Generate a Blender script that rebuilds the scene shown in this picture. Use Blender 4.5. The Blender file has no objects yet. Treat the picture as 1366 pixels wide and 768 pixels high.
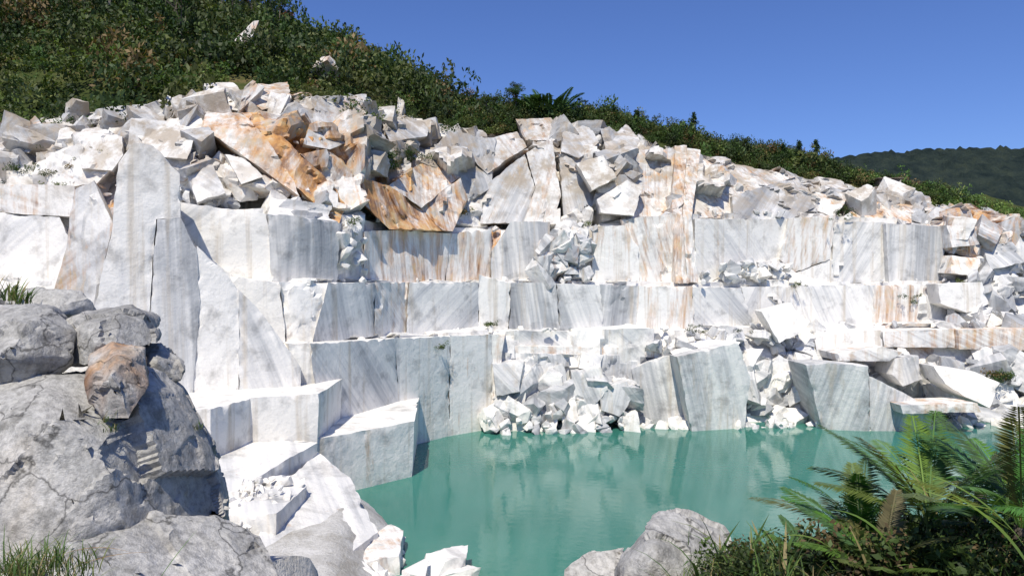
import bpy, bmesh, math, random
import numpy as np
from mathutils import Vector, Matrix, noise
random.seed(7); rng=np.random.default_rng(7)
scene=bpy.context.scene
H=12.0; F=950.0; CX=683.0; HY=375.0
def P(px,py,d): return Vector(((px-CX)/F*d, d, H-(py-HY)/F*d))
def link(o,parent=None):
    scene.collection.objects.link(o)
    if parent: o.parent=parent
    return o
def frac(v): return v-math.floor(v)
def hsh(c,k=0.0): return frac(math.sin(c[0]*12.9898+c[1]*78.233+c[2]*37.719+k*17.13)*43758.5453)

# ------------------------------------------------------------------ materials
def newmat(name):
    m=bpy.data.materials.new(name); m.use_nodes=True
    nt=m.node_tree; nt.nodes.clear()
    return m,nt
class NT:
    def __init__(s,nt): s.nt=nt
    def n(s,t,**kw):
        nd=s.nt.nodes.new(t)
        for k,v in kw.items(): setattr(nd,k,v)
        return nd
    def l(s,a,b): s.nt.links.new(a,b)
    def math(s,op,a,b=None,c=None,clamp=False):
        nd=s.n('ShaderNodeMath',operation=op); nd.use_clamp=clamp
        for i,v in enumerate((a,b,c)):
            if v is None: continue
            if isinstance(v,(int,float)): nd.inputs[i].default_value=v
            else: s.l(v,nd.inputs[i])
        return nd.outputs[0]
    def mix(s,f,a,b,bt='MIX'):
        nd=s.n('ShaderNodeMix',data_type='RGBA',blend_type=bt)
        for i,v in ((0,f),(6,a),(7,b)):
            if isinstance(v,(int,float)): nd.inputs[i].default_value=v
            elif isinstance(v,tuple): nd.inputs[i].default_value=(v[0],v[1],v[2],1)
            else: s.l(v,nd.inputs[i])
        return nd.outputs[2]
    def noise(s,vec,scale=1,detail=4,rough=.55,dist=0):
        nd=s.n('ShaderNodeTexNoise'); nd.inputs['Scale'].default_value=scale
        nd.inputs['Detail'].default_value=detail; nd.inputs['Roughness'].default_value=rough
        nd.inputs['Distortion'].default_value=dist
        s.l(vec,nd.inputs['Vector']); return nd.outputs['Fac']
    def map(s,vec,sc,loc=(0,0,0)):
        nd=s.n('ShaderNodeMapping'); nd.inputs['Scale'].default_value=sc; nd.inputs['Location'].default_value=loc
        s.l(vec,nd.inputs['Vector']); return nd.outputs[0]
    def ramp(s,f,stops):
        nd=s.n('ShaderNodeValToRGB'); cr=nd.color_ramp
        while len(cr.elements)<len(stops): cr.elements.new(0.5)
        for e,(p,c) in zip(cr.elements,stops):
            e.position=p
            e.color=(c,c,c,1) if isinstance(c,(int,float)) else (c[0],c[1],c[2],1)
        s.l(f,nd.inputs[0]); return nd.outputs[0]

def marble(name,weather=0.0):
    m,nt=newmat(name); t=NT(nt)
    out=t.n('ShaderNodeOutputMaterial'); bs=t.n('ShaderNodeBsdfPrincipled')
    t.l(bs.outputs[0],out.inputs[0])
    mc=t.n('ShaderNodeAttribute',attribute_name='mcoord').outputs['Vector']
    tone=t.n('ShaderNodeAttribute',attribute_name='tone').outputs['Fac']
    rust=t.n('ShaderNodeAttribute',attribute_name='rust').outputs['Fac']
    geo=t.n('ShaderNodeNewGeometry'); pos=geo.outputs['Position']
    n1=t.noise(t.map(mc,(0.55,0.045,0.045)),1,3,.55,.5)
    n2=t.noise(t.map(mc,(4.0,0.16,0.16)),1,2,.6,.0)
    v=t.math('ADD',t.math('MULTIPLY',n1,.75),t.math('MULTIPLY',n2,.34))
    v=t.math('ADD',v,t.math('MULTIPLY',t.math('SUBTRACT',tone,.5),.40))
    if not weather:
        col=t.ramp(v,[(0.50,(.81,.79,.74)),(0.61,(.65,.645,.625)),(0.73,(.43,.44,.445)),(0.90,(.24,.25,.265))])
    else:
        col=t.ramp(v,[(0.40,(.60,.585,.55)),(0.58,(.44,.435,.41)),(0.74,(.30,.30,.295)),(0.9,(.20,.205,.21))])
    d1=t.noise(pos,.7,5,.65,.2)
    col=t.mix(1.0,col,t.ramp(d1,[(.30,.60 if not weather else .5),(.48,1.0)]),'MULTIPLY')
    sp3=t.n('ShaderNodeSeparateXYZ'); t.l(pos,sp3.inputs[0])
    if not weather:
        hi=t.math('MULTIPLY',t.math('SUBTRACT',sp3.outputs[2],16.5),.2,clamp=True)
        sk=t.ramp(t.noise(pos,.45,5,.7),[(.42,.75),(.56,.0)])
        col=t.mix(t.math('MULTIPLY',hi,sk),col,(.33,.255,.165))
        col=t.mix(t.math('MULTIPLY',hi,.20),col,(.30,.29,.27))
    dr=t.noise(t.map(pos,(1.7,1.7,.06)),1,3,.6)
    dr=t.ramp(dr,[(.54,0.0),(.70,1.0)])
    sep=t.n('ShaderNodeSeparateXYZ'); t.l(geo.outputs['Normal'],sep.inputs[0])
    vert=t.math('SUBTRACT',1.0,t.math('ABSOLUTE',sep.outputs[2]),clamp=True)
    col=t.mix(t.math('MULTIPLY',t.math('MULTIPLY',dr,vert),.5),col,(.44,.36,.25))
    rn=t.noise(t.map(pos,(1.0,1.0,.14)),1,5,.72)
    rn=t.math('ADD',t.math('MULTIPLY',rn,.75),t.math('MULTIPLY',n2,.25))
    rf=t.math('MULTIPLY',t.math('SUBTRACT',t.math('ADD',rn,rust),.80),5.0,clamp=True)
    rc=t.ramp(t.math('ADD',d1,t.math('MULTIPLY',n2,.25)),[(.48,(.62,.43,.20)),(.60,(.52,.245,.06)),(.74,(.20,.085,.03))])
    col=t.mix(t.math('MULTIPLY',rf,.9),col,rc)
    if weather:
        sp=t.noise(pos,14,5,.75)
        col=t.mix(1.0,col,t.ramp(sp,[(.35,.55),(.58,1.0)]),'MULTIPLY')
        col=t.mix(t.ramp(t.noise(pos,2.0,6,.72),[(.52,0.0),(.64,.7)]),col,(.16,.155,.14))
        vo=t.n('ShaderNodeTexVoronoi',feature='DISTANCE_TO_EDGE'); vo.inputs['Scale'].default_value=.45
        nz=t.n('ShaderNodeTexNoise'); nz.inputs['Scale'].default_value=1.5; nz.inputs['Detail'].default_value=5; t.l(mc,nz.inputs['Vector'])
        wv=t.n('ShaderNodeVectorMath',operation='ADD'); t.l(mc,wv.inputs[0]); t.l(nz.outputs['Color'],wv.inputs[1]); t.l(wv.outputs[0],vo.inputs['Vector'])
        cr=t.ramp(vo.outputs['Distance'],[(.0,.3),(.008,1.0)])
        col=t.mix(1.0,col,cr,'MULTIPLY')
    t.l(col,bs.inputs['Base Color'])
    bs.inputs['Roughness'].default_value=.65; bs.inputs['Specular IOR Level'].default_value=.3
    b1=t.noise(pos,1.8 if not weather else 4,7,.72)
    bp=t.n('ShaderNodeBump'); bp.inputs['Strength'].default_value=.7; bp.inputs['Distance'].default_value=.11 if not weather else .09
    t.l(b1,bp.inputs['Height']); t.l(bp.outputs[0],bs.inputs['Normal'])
    return m
MARBLE=marble('marble'); ROCK=marble('weathered_marble',1.0)

def leafmat(name,tr=.25):
    m,nt=newmat(name); t=NT(nt)
    out=t.n('ShaderNodeOutputMaterial')
    a=t.n('ShaderNodeAttribute',attribute_name='lcol').outputs['Color']
    bs=t.n('ShaderNodeBsdfPrincipled'); bs.inputs['Roughness'].default_value=.55; bs.inputs['Specular IOR Level'].default_value=.25
    t.l(a,bs.inputs['Base Color'])
    tl=t.n('ShaderNodeBsdfTranslucent'); t.l(t.mix(1.0,a,(1.2,1.3,.5),'MULTIPLY'),tl.inputs[0])
    mx=t.n('ShaderNodeMixShader'); mx.inputs[0].default_value=tr
    t.l(bs.outputs[0],mx.inputs[1]); t.l(tl.outputs[0],mx.inputs[2]); t.l(mx.outputs[0],out.inputs[0])
    return m
LEAF=leafmat('foliage')

def soil(name,c1,c2,c3,scale=.3,bump=.1):
    m,nt=newmat(name); t=NT(nt)
    out=t.n('ShaderNodeOutputMaterial'); bs=t.n('ShaderNodeBsdfPrincipled'); t.l(bs.outputs[0],out.inputs[0])
    pos=t.n('ShaderNodeNewGeometry').outputs['Position']
    n=t.noise(pos,scale,5,.65,.4); n2=t.noise(pos,scale*12,4,.7)
    f=t.math('ADD',t.math('MULTIPLY',n,.7),t.math('MULTIPLY',n2,.3))
    t.l(t.ramp(f,[(.38,c1),(.5,c2),(.62,c3)]),bs.inputs['Base Color'])
    bs.inputs['Roughness'].default_value=.9; bs.inputs['Specular IOR Level'].default_value=.1
    bp=t.n('ShaderNodeBump'); bp.inputs['Distance'].default_value=bump; bp.inputs['Strength'].default_value=.8
    t.l(n2,bp.inputs['Height']); t.l(bp.outputs[0],bs.inputs['Normal'])
    return m
HILLM=soil('hillside_soil',(.03,.045,.012),(.055,.07,.02),(.14,.11,.05),.12,.4)
BANKM=soil('bank_soil',(.05,.05,.025),(.12,.10,.06),(.26,.23,.17),.8,.06)
GRAVM=soil('marble_gravel',(.36,.34,.30),(.50,.49,.46),(.64,.63,.60),.6,.12)

# ------------------------------------------------------------------ mesh builder
class MB:
    def __init__(s): s.v=[]; s.f=[]; s.tone=[]; s.rust=[]; s.rid=[]; s.R=[]; s.O=[]; s.nv=0
    def frame(s,fast):
        f=Vector(fast).normalized(); a=Vector((0,0,1)) if abs(f.z)<.9 else Vector((0,1,0))
        b=f.cross(a).normalized(); c=f.cross(b)
        s.R.append([list(f),list(b),list(c)]); s.O.append([random.uniform(-80,80) for _ in range(3)])
        return len(s.R)-1
    def add(s,verts,faces,tone,rust,rid):
        s.v.append(np.asarray(verts,dtype=float).reshape(-1,3)); n=s.nv
        s.f.extend([tuple(i+n for i in f) for f in faces]); s.nv+=len(s.v[-1])
        k=len(faces)
        s.tone.extend([tone]*k if not hasattr(tone,'__len__') else tone)
        s.rust.extend([rust]*k if not hasattr(rust,'__len__') else rust)
        s.rid.extend([rid]*k if not hasattr(rid,'__len__') else rid)
    def build(s,name,mat,parent=None,smooth=None):
        me=bpy.data.meshes.new(name); co=np.concatenate(s.v)
        me.from_pydata(co.tolist(),[],s.f); me.update()
        a=me.attributes.new('tone','FLOAT','FACE'); a.data.foreach_set('value',np.array(s.tone,dtype=np.float32))
        a=me.attributes.new('rust','FLOAT','FACE'); a.data.foreach_set('value',np.array(s.rust,dtype=np.float32))
        nl=len(me.loops); vi=np.empty(nl,dtype=np.int32); me.loops.foreach_get('vertex_index',vi)
        cnt=np.empty(len(me.polygons),dtype=np.int32); me.polygons.foreach_get('loop_total',cnt)
        rid=np.repeat(np.array(s.rid),cnt); R=np.array(s.R)[rid]; O=np.array(s.O)[rid]
        mc=np.einsum('nij,nj->ni',R,co[vi])+O
        a=me.attributes.new('mcoord','FLOAT_VECTOR','CORNER'); a.data.foreach_set('vector',mc.astype(np.float32).ravel())
        me.materials.append(mat)
        if smooth is not None:
            me.polygons.foreach_set('use_smooth',[True]*len(me.polygons)); me.set_sharp_from_angle(angle=math.radians(smooth))
        o=bpy.data.objects.new(name,me); link(o,parent); return o

# ------------------------------------------------------------------ quarry survey
cols=[-350,-150,0,130,260,415,480,555,655,790,920,1060,1230,1366,1600,1800]
Dv  =[  46,  44,43, 42, 41, 43, 47, 54, 59, 60, 60,  60,  60,  60,  64,  68]
Ev  =[   0,   0, 0,  0,  0,  0,  0,  0,  0,  0,  1,   6,   7,   7,   8,   9]
Z5  =[16.8,16.8,16.6,16.6,16.6,16.6,16.6,16.6,16.6,17,18.3,18.8,18,17.5,17,17]
rpx=[-350,0,100,200,300,400,500,560,650,700,800,850,900,950,1000,1060,1150,1230,1300,1366,1500,1800]
rpy=[ 176,168,156,146,128,124,132,160,172,164,164,178,198,212,222,236,250,266,290,306,300,300]
hpx=[-350,0,150,300,350,400,450,500,550,620,700,770,850,920,1000,1060,1130,1200,1300,1366,1500,1800]
hpy=[-120,-90,-60,5,24,50,76,98,118,136,146,156,176,194,204,214,232,246,260,276,270,270]
hd =[ 75,75,72,62,58,54,50,44,38,30,22,20,20,20,20,20,20,20,22,24,24,24]
I=np.interp
def D(px): return float(I(px,cols,Dv)+I(px,cols,Ev))
def nodes(px):
    d0=float(I(px,cols,Dv)); e=float(I(px,cols,Ev)); z5=float(I(px,cols,Z5)); d=d0+e
    ry=float(I(px,rpx,rpy)); hy=float(I(px,hpx,hpy)); h=float(I(px,hpx,hd))
    N=[(d0-.3,-2.5),(d+.3,7.9),(d+2.5,8.1),(d+2.8,12.0),(d+4.5,12.1),(d+5,z5),(d+7,z5+.2)]
    dr=d+17; zr=H-(ry-HY)/F*dr
    z6=z5+.2
    N.append((d+10.5,z6+(zr-z6)*.6)); N.append((dr,zr))
    dh=dr+h-17 if h>22 else dr+5; zh=H-(hy-HY)/F*dh
    N.append((dr+(dh-dr)*.5,zr+(zh-zr)*.5+1.0)); N.append((dh,zh)); N.append((dh+30,zh-14))
    return N
def surf(px,py):
    N=nodes(px)[:11]; a=[HY-(z-H)/d*F for d,z in N]; 
    return float(I(-py,[-q for q in a],[d for d,z in N]))
def rustf(px,py):
    r=0
    for cx,cy,sx,sy,k in [(390,200,130,60,.46),(550,260,90,50,.47),(390,115,90,28,.46),(135,290,30,50,.45),(640,165,60,18,.42),
        (890,330,24,80,.34),(550,340,60,30,.32),(1300,310,80,50,.42),(1320,450,60,14,.46),(1000,270,60,40,.24),(60,265,60,15,.36),(660,320,12,40,.45),(730,350,220,60,.22),(1200,250,60,16,.4),(1000,225,60,12,.4),(1200,460,200,60,.24),(700,230,120,60,.28),(100,190,100,30,.25),(1250,350,60,60,.3)]:
        r=max(r,k*math.exp(-((px-cx)/sx)**2-((py-cy)/sy)**2))
    return r
def pix(v): return CX+v[0]/max(v[1],1)*F, HY-(v[2]-H)/max(v[1],1)*F

# backing wall
NU=360; us=np.linspace(-350,1800,NU)
segc=[26,6,12,6,14,7,26,24]
def facet(p,sc,amp,tilt,k):
    q=Vector((p[0]/sc,p[1]/sc,p[2]/(sc*1.15)))
    ds,ps=noise.voronoi(q); c=ps[0]
    r=Vector((hsh(c,k+1)-.5,hsh(c,k+2)-.5,hsh(c,k+3)-.5))
    return (hsh(c,k)-.5)*amp+(q-c).dot(r)*sc*tilt, c
mb=MB()
rows=[]
for u in us:
    N=nodes(u); r=[]
    for i,c in enumerate(segc):
        for j in range(c): 
            t=j/c; r.append((N[i][0]*(1-t)+N[i+1][0]*t,N[i][1]*(1-t)+N[i+1][1]*t,i+t))
    r.append((*N[8],8.0)); rows.append(r)
NV=len(rows[0]); V=np.zeros((NU,NV,3))
for i,u in enumerate(us):
    left=max(0,min(1,(620-u)/200))
    nrm=Vector((.75*left,-1+.4*left,.25)).normalized()
    for j,(d,z,t) in enumerate(rows[i]):
        p=Vector(((u-CX)/F*d,d,z)); a=.7 if t<6 else 2.2
        if t>7.6: a*=max(0.2,(8-t)/.4)
        o1,_=facet(p,3.6,1.5*a,.7*a,0); o2,_=facet(p,1.4,.3*a,.35*a,5)
        p=p+nrm*(o1+o2-.2)+Vector((0,0,noise.noise(p*.5)*.5*(1 if t>5.5 else .15)))
        V[i,j]=p
faces=[];tone=[];rust=[];rid=[]
fr=[mb.frame((math.cos(a),random.uniform(-.3,.3),math.sin(a))) for a in [random.uniform(-1.3,1.3) for _ in range(24)]]
for i in range(NU-1):
    for j in range(NV-1):
        c=V[i,j]*.25+V[i+1,j]*.25+V[i,j+1]*.25+V[i+1,j+1]*.25
        faces.append((i*NV+j,(i+1)*NV+j,(i+1)*NV+j+1,i*NV+j+1))
        _,cc=facet(c,3.6,1,1,0); h=hsh(cc,9); px,py=pix(c)
        tone.append(.12+.6*h+(.25 if py<290 else 0)); rust.append(rustf(px,py)+.12*hsh(cc,11)); rid.append(fr[int(h*23.99)])
mb.add(V.reshape(-1,3),faces,tone,rust,rid)
quarry=bpy.data.objects.new('quarry_face',None); link(quarry)
mb.build('rock_backing',MARBLE,quarry,28)

# ------------------------------------------------------------------ cut blocks
def refine(bm,L,its=6):
    bmesh.ops.triangulate(bm,faces=bm.faces[:])
    for _ in range(its):
        es=[e for e in bm.edges if e.calc_length()>L]
        if not es: break
        bmesh.ops.subdivide_edges(bm,edges=es,cuts=1,use_grid_fill=False)
        bmesh.ops.triangulate(bm,faces=[f for f in bm.faces if len(f.verts)>3])
def segdist(p,a,b):
    ab=b-a; t=max(0,min(1,(p-a).dot(ab)/max(ab.length_squared,1e-6))); return (p-(a+ab*t)).length
BL=MB()
def block3(front,ext,tone=.5,rust=None,ang=0,L=.42,chip=.08,B=None,fast=None,rough=.016,brk=0.0):
    B=B or BL
    bm=bmesh.new(); n=len(front)
    f=[bm.verts.new(p) for p in front]; cen=sum(front,Vector())/n
    b=[bm.verts.new(p+ext+(cen-p)*.04) for p in front]
    bm.faces.new(f); bm.faces.new(b[::-1])
    for i in range(n):
        j=(i+1)%n; bm.faces.new((f[j],f[i],b[i],b[j]))
    bmesh.ops.recalc_face_normals(bm,faces=bm.faces[:])
    refine(bm,L)
    bm.verts.ensure_lookup_table()
    off=Vector((random.uniform(-50,50),)*3); en=ext.normalized()
    for v in bm.verts:
        p=v.co.copy(); dd=min(segdist(p,front[i],front[(i+1)%n]) for i in range(n))
        w=noise.noise_vector(p*.4+off)*rough*3+noise.noise_vector(p*2.1+off)*rough
        if dd<.5:
            k=max(0,noise.noise(p*1.6+off)+.12)*(1-dd/.5)
            w+=(cen+ext*.5-p).normalized()*k*chip*3.6
        if brk:
            o1,_=facet(p+off,2.0,.8,.55,2); o2,_=facet(p+off,.8,.2,.4,4)
            w+=en*(o1+o2)*brk
        v.co=p+w
    bm.verts.index_update()
    if fast is None:
        a=math.radians(ang); fast=(math.cos(a),.15,math.sin(a))
    rid=B.frame(fast)
    cpx,cpy=pix(cen)
    if rust is None: rust=rustf(cpx,cpy)
    B.add([v.co[:] for v in bm.verts],[[v.index for v in q.verts] for q in bm.faces],tone,rust,rid)
    bm.free()
def blk(poly,c=None,tone=.5,rust=None,ang=0,thick=3.0,bias=-.9,tilt=0.0,yt=0.0,ext=None,d=None,line=None,brk=0.0):
    pts=[]; x0=min(p[0] for p in poly);x1=max(p[0] for p in poly); y1=max(p[1] for p in poly); y0=min(p[1] for p in poly)
    xm=(x0+x1)/2; ym=(y0+y1)/2
    for px,py in poly:
        if line is not None: dd=line[1]+(line[3]-line[1])*(px-line[0])/(line[2]-line[0])
        elif d is not None: dd=d[0]+(d[1]-d[0])*(px-x0)/(x1-x0)
        elif c is None: dd=surf(xm,ym)+(D(px)-D(xm))+ (surf(xm,py)-surf(xm,ym))*.6
        else: dd=D(px)+c
        if line is None: dd+=bias
        else: dd+=0 if bias==-.9 else bias
        dd+=tilt*((px-xm)/(x1-x0))+yt*((y1-py)/(y1-y0))
        pts.append(P(px,py,dd))
    left=max(0,min(1,(620-xm)/200))
    e=Vector(ext) if ext else Vector((-.45*left,1,0)).normalized()*thick
    a=math.radians(ang*.8); fast=(math.cos(a)*(1-.4*left),.1+.8*left*math.cos(a),math.sin(a))
    block3(pts,e,tone,rust,ang,fast=fast,brk=brk)
LN=(118,37.0,402,41.4)
blk([(118,440),(150,300),(158,215),(178,190),(205,192),(240,232),(242,292),(209,292),(192,505),(150,470)],line=LN,tone=.35,ang=5,thick=5,rust=.15)
blk([(192,507),(209,290),(241,290),(262,330),(268,400),(255,542),(215,525)],line=LN,tone=.88,ang=3,thick=5,rust=0,bias=-.04)
blk([(256,545),(262,328),(300,362),(319,388),(318,540)],line=LN,tone=.4,ang=12,thick=5,rust=0,bias=.02)
blk([(317,540),(318,386),(345,412),(372,450),(402,492),(402,530)],line=LN,tone=.75,ang=25,thick=5,rust=0,bias=-.02)
blk([(70,392),(88,330),(100,252),(125,240),(152,300),(120,440)],d=(39.5,38.2),bias=0,tone=.7,ang=-30,thick=4,rust=.32,brk=.3)
blk([(0,283),(80,290),(100,330),(72,395),(0,372),(-60,370),(-60,280)],5,tone=.6,ang=-40,rust=.1)
blk([(-60,243),(100,248),(100,290),(0,284),(-60,282)],5.5,tone=.15,ang=70,rust=.33,bias=-1.4)
blk([(-60,372),(0,374),(72,395),(115,440),(118,520),(-60,520)],2.6,tone=.5,ang=-20)
blk([(60,205),(105,190),(160,205),(155,220),(130,245),(95,250),(60,248)],None,tone=.5,ang=40,bias=-2.2,rust=.2,brk=.4)
blk([(95,180),(130,168),(165,182),(165,207),(150,228),(110,226)],None,tone=.4,ang=10,bias=-3,brk=.4)
# mid
blk([(238,268),(355,285),(372,378),(310,370),(262,330),(238,300)],5,tone=.38,ang=-60,rust=0,bias=-1.6)
blk([(262,330),(310,368),(374,376),(382,460),(398,500),(330,420)],2.6,tone=.35,ang=-50,rust=0,bias=-.8)
blk([(357,285),(400,288),(455,298),(450,378),(362,376)],5,tone=.9,ang=4,bias=-1.8,rust=.05)
blk([(372,376),(439,377),(417,459),(382,458)],2.8,tone=.1,ang=-50,rust=.24,brk=.25)
blk([(438,376),(501,377),(499,450),(415,459)],2.8,tone=.72,ang=20,bias=-1.0)
blk([(500,377),(547,376),(542,449),(498,450)],2.8,tone=.3,ang=50,bias=-.7,rust=.28,brk=.5)
blk([(546,376),(640,376),(638,447),(541,449)],2.8,tone=.45,ang=-60,bias=-1.0)
blk([(639,366),(682,377),(678,446),(637,446)],2.8,tone=.35,ang=-20,bias=-1.0,rust=.22)
blk([(384,458),(415,457),(430,610),(400,610)],.2,tone=.2,ang=0,bias=-.9)
blk([(413,458),(528,451),(536,600),(430,606)],.2,tone=.48,ang=50,bias=-1.2,rust=.05)
blk([(527,451),(601,448),(599,600),(536,604)],.2,tone=.38,ang=0,bias=-1.22,rust=.08)
blk([(600,448),(657,446),(657,598),(598,600)],.2,tone=.18,ang=0,bias=-1.24,rust=.24)
blk([(656,446),(674,445),(670,470),(664,590),(656,598)],.2,tone=.2,ang=0,bias=-1.28,rust=.32)
# z12-16 centre
blk([(485,308),(540,307),(603,311),(595,377),(485,377)],5,tone=.05,ang=0,rust=.36)
blk([(440,298),(486,305),(486,377),(446,377)],5,tone=.4,ang=30,bias=-.6,brk=.3)
blk([(601,311),(655,305),(655,377),(594,377)],5,tone=.1,ang=-15,rust=.34,bias=-.85)
blk([(655,335),(682,295),(735,295),(726,378),(654,378)],5,tone=.88,ang=8,bias=-1.3,rust=.05)
blk([(726,310),(795,300),(792,377),(724,377)],5,tone=.55,ang=-15,rust=.24,bias=-.3,brk=.6)
blk([(791,302),(832,300),(852,330),(854,378),(789,378)],5,tone=.06,ang=-8,bias=-1.3,rust=.28)
blk([(828,292),(905,285),(912,379),(852,379)],5,tone=.45,ang=25,bias=-.9,rust=.3,brk=.3)
# z8-12 centre
blk([(681,377),(743,377),(749,462),(678,460)],2.8,tone=.92,ang=12,bias=-1.15,rust=.05)
blk([(742,378),(801,379),(808,463),(748,463)],2.8,tone=.85,ang=25,bias=-1.13)
blk([(800,379),(853,381),(860,402),(849,463),(806,463)],2.8,tone=1.0,ang=-10,bias=-1.0,brk=.3)
blk([(852,381),(924,381),(928,440),(900,462),(847,463)],2.8,tone=.05,ang=-8,bias=-1.1,rust=.3)
blk([(923,383),(989,384),(1004,424),(1004,442),(927,442)],2.8,tone=.6,ang=60,bias=-.95)
blk([(988,383),(1061,380),(1079,434),(1003,438)],2.8,tone=.42,ang=-40,bias=-.8)
blk([(1060,380),(1169,380),(1166,438),(1078,438)],2.8,tone=.55,ang=30,bias=-.9,rust=.18)
blk([(1168,381),(1229,379),(1223,437),(1164,439)],2.8,tone=.05,ang=-5,bias=-1.2,rust=.36)
blk([(678,461),(850,464),(900,462),(900,478),(680,470)],1.2,tone=.2,ang=80,bias=-1.2,rust=.3)
blk([(674,470),(760,472),(765,596),(672,596)],.3,tone=.7,ang=10,bias=-.6,brk=.5)
blk([(765,472),(850,474),(850,596),(765,596)],.3,tone=.8,ang=-10,bias=-.4,brk=.5)
# lower right blocks
blk([(903,476),(985,456),(1002,502),(992,590),(926,592)],d=(57.5,57.5),bias=0,tone=.62,ang=20,thick=4,tilt=1.8,yt=-.6)
blk([(842,492),(896,472),(910,505),(912,590),(855,590)],d=(60,59),bias=0,tone=.75,ang=15,thick=4)
blk([(895,470),(940,452),(988,456),(978,470),(905,478)],d=(58.2,58.2),bias=0,tone=.15,ang=60,thick=4,yt=2)
blk([(1075,486),(1105,484),(1160,488),(1162,590),(1102,590)],d=(58,57),bias=0,tone=.75,ang=-20,thick=4,yt=-.8)
blk([(1160,500),(1200,520),(1245,545),(1240,590),(1162,590)],d=(57,57),bias=0,tone=.7,ang=-20,thick=4)
blk([(1085,443),(1176,440),(1178,468),(1090,470)],d=(64,64),bias=0,tone=.05,ang=80,thick=5,rust=.05)
blk([(1177,442),(1275,438),(1275,464),(1180,463)],d=(64.5,64.5),bias=0,tone=.3,ang=80,thick=5,rust=.3)
blk([(1277,440),(1400,437),(1400,468),(1280,466)],d=(64,64),bias=0,tone=.5,ang=80,thick=5,rust=.38)
blk([(1118,472),(1180,462),(1205,470),(1190,482),(1120,482)],d=(60,60),bias=0,tone=.35,ang=80,thick=4,rust=.3)
blk([(1245,488),(1300,495),(1335,510),(1322,545),(1290,530),(1262,512)],d=(57,56),bias=0,tone=.15,ang=20,thick=3,yt=1.4)
blk([(1200,540),(1305,538),(1310,550),(1205,552)],d=(55.5,55.5),bias=0,tone=.45,ang=80,thick=3,rust=.32)
blk([(1195,478),(1225,474),(1232,505),(1205,515),(1190,500)],d=(60,60),bias=0,tone=.6,ang=20,thick=3)
blk([(1015,415),(1055,404),(1078,440),(1040,458)],d=(62,62),bias=0,tone=.1,ang=20,thick=2,yt=1)
blk([(1250,378),(1310,376),(1320,405),(1290,418),(1255,405)],None,tone=.1,ang=20,thick=2,bias=-2.5)
# upper right
blk([(900,194),(916,194),(910,290),(918,378),(902,378),(896,280)],None,tone=.35,ang=-5,rust=.36,bias=-1.8,brk=.3)
blk([(916,196),(934,200),(922,290),(932,378),(918,378),(910,290)],None,tone=.15,ang=-5,rust=.34,bias=-1.5,brk=.3)
blk([(922,206),(1000,222),(1062,236),(980,262),(976,292),(925,290)],None,tone=.55,ang=40,bias=-1.2,rust=.3,brk=.3)
blk([(976,262),(1062,235),(1088,276),(1052,294),(978,292)],None,tone=1.0,ang=-65,bias=-2.0,rust=.05)
blk([(1064,245),(1110,248),(1130,266),(1112,290),(1086,280)],None,tone=.55,ang=10,bias=-1.6,rust=.3,brk=.4)
blk([(926,291),(1054,292),(1042,346),(1000,352),(942,379),(928,379)],5.5,tone=.52,ang=50,bias=-1.0,rust=.2)
blk([(1052,291),(1114,286),(1108,346),(1060,364),(1040,346)],5.5,tone=.05,ang=-25,bias=-1.6,rust=.32)
blk([(1000,352),(1040,346),(1062,364),(1112,346),(1112,380),(943,380)],4.8,tone=.42,ang=-25,bias=-.8)
blk([(1111,296),(1183,296),(1188,379),(1110,379)],5.5,tone=.58,ang=-40,bias=-1.1,brk=.15)
blk([(1181,298),(1259,301),(1261,377),(1204,379),(1186,377)],5.5,tone=.75,ang=-4,bias=-1.9,rust=.05)
blk([(1130,266),(1180,266),(1218,274),(1215,298),(1135,298)],None,tone=.4,ang=20,bias=-1.2,rust=.36,brk=.4)
# upper centre
blk([(268,168),(276,150),(322,150),(352,178),(392,240),(400,262),(330,212)],None,tone=.2,ang=-45,rust=.40,bias=-2.8,yt=1,brk=.3)
blk([(322,150),(345,150),(400,205),(465,268),(452,300),(392,246),(350,178)],None,tone=.4,ang=-50,rust=.50,bias=-2.4,yt=1,brk=.45)
blk([(400,205),(440,200),(485,235),(480,262),(465,270)],None,tone=.7,ang=-50,rust=.40,bias=-1.8,brk=.6)
blk([(405,192),(425,132),(490,126),(486,182),(440,200)],None,tone=.8,ang=-30,bias=-2.8,rust=.28,yt=1,brk=.35)
blk([(518,248),(566,214),(614,236),(562,278)],None,tone=.1,ang=-10,bias=-4.0,rust=.38,yt=2.5,brk=.15)
blk([(478,236),(520,248),(562,277),(592,308),(520,306),(480,268)],None,tone=.6,ang=10,rust=.50,bias=-2.8,brk=.4)
blk([(560,277),(614,236),(624,264),(604,308),(590,308)],None,tone=.7,ang=10,rust=.42,bias=-3.0,brk=.3)
blk([(560,216),(600,175),(662,184),(656,250),(622,272),(611,236)],None,tone=1.0,ang=20,bias=-2.4,rust=.15,brk=.25)
blk([(640,298),(650,245),(700,205),(714,250),(700,298)],None,tone=.85,ang=-35,bias=-1.9,rust=.25,brk=.25)
blk([(698,298),(714,250),(702,204),(736,184),(748,262),(738,298)],None,tone=.5,ang=-25,bias=-2.2,rust=.28,brk=.25)
blk([(745,205),(792,212),(800,270),(752,294)],None,tone=.85,ang=10,bias=-1.6,brk=.4)
blk([(688,160),(735,158),(760,176),(740,188),(700,188)],None,tone=.6,ang=30,bias=-2.0,brk=.4,rust=.3)
blk([(835,200),(905,198),(903,290),(830,294)],None,tone=.5,ang=-12,bias=-1.6,rust=.32,brk=.35)
blk([(360,262),(450,295),(455,302),(358,287)],None,tone=.15,ang=30,bias=-2)
blk([(225,160),(262,152),(282,168),(275,205),(238,212),(210,190)],None,tone=.15,ang=30,bias=-2.4,brk=.3)
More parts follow.
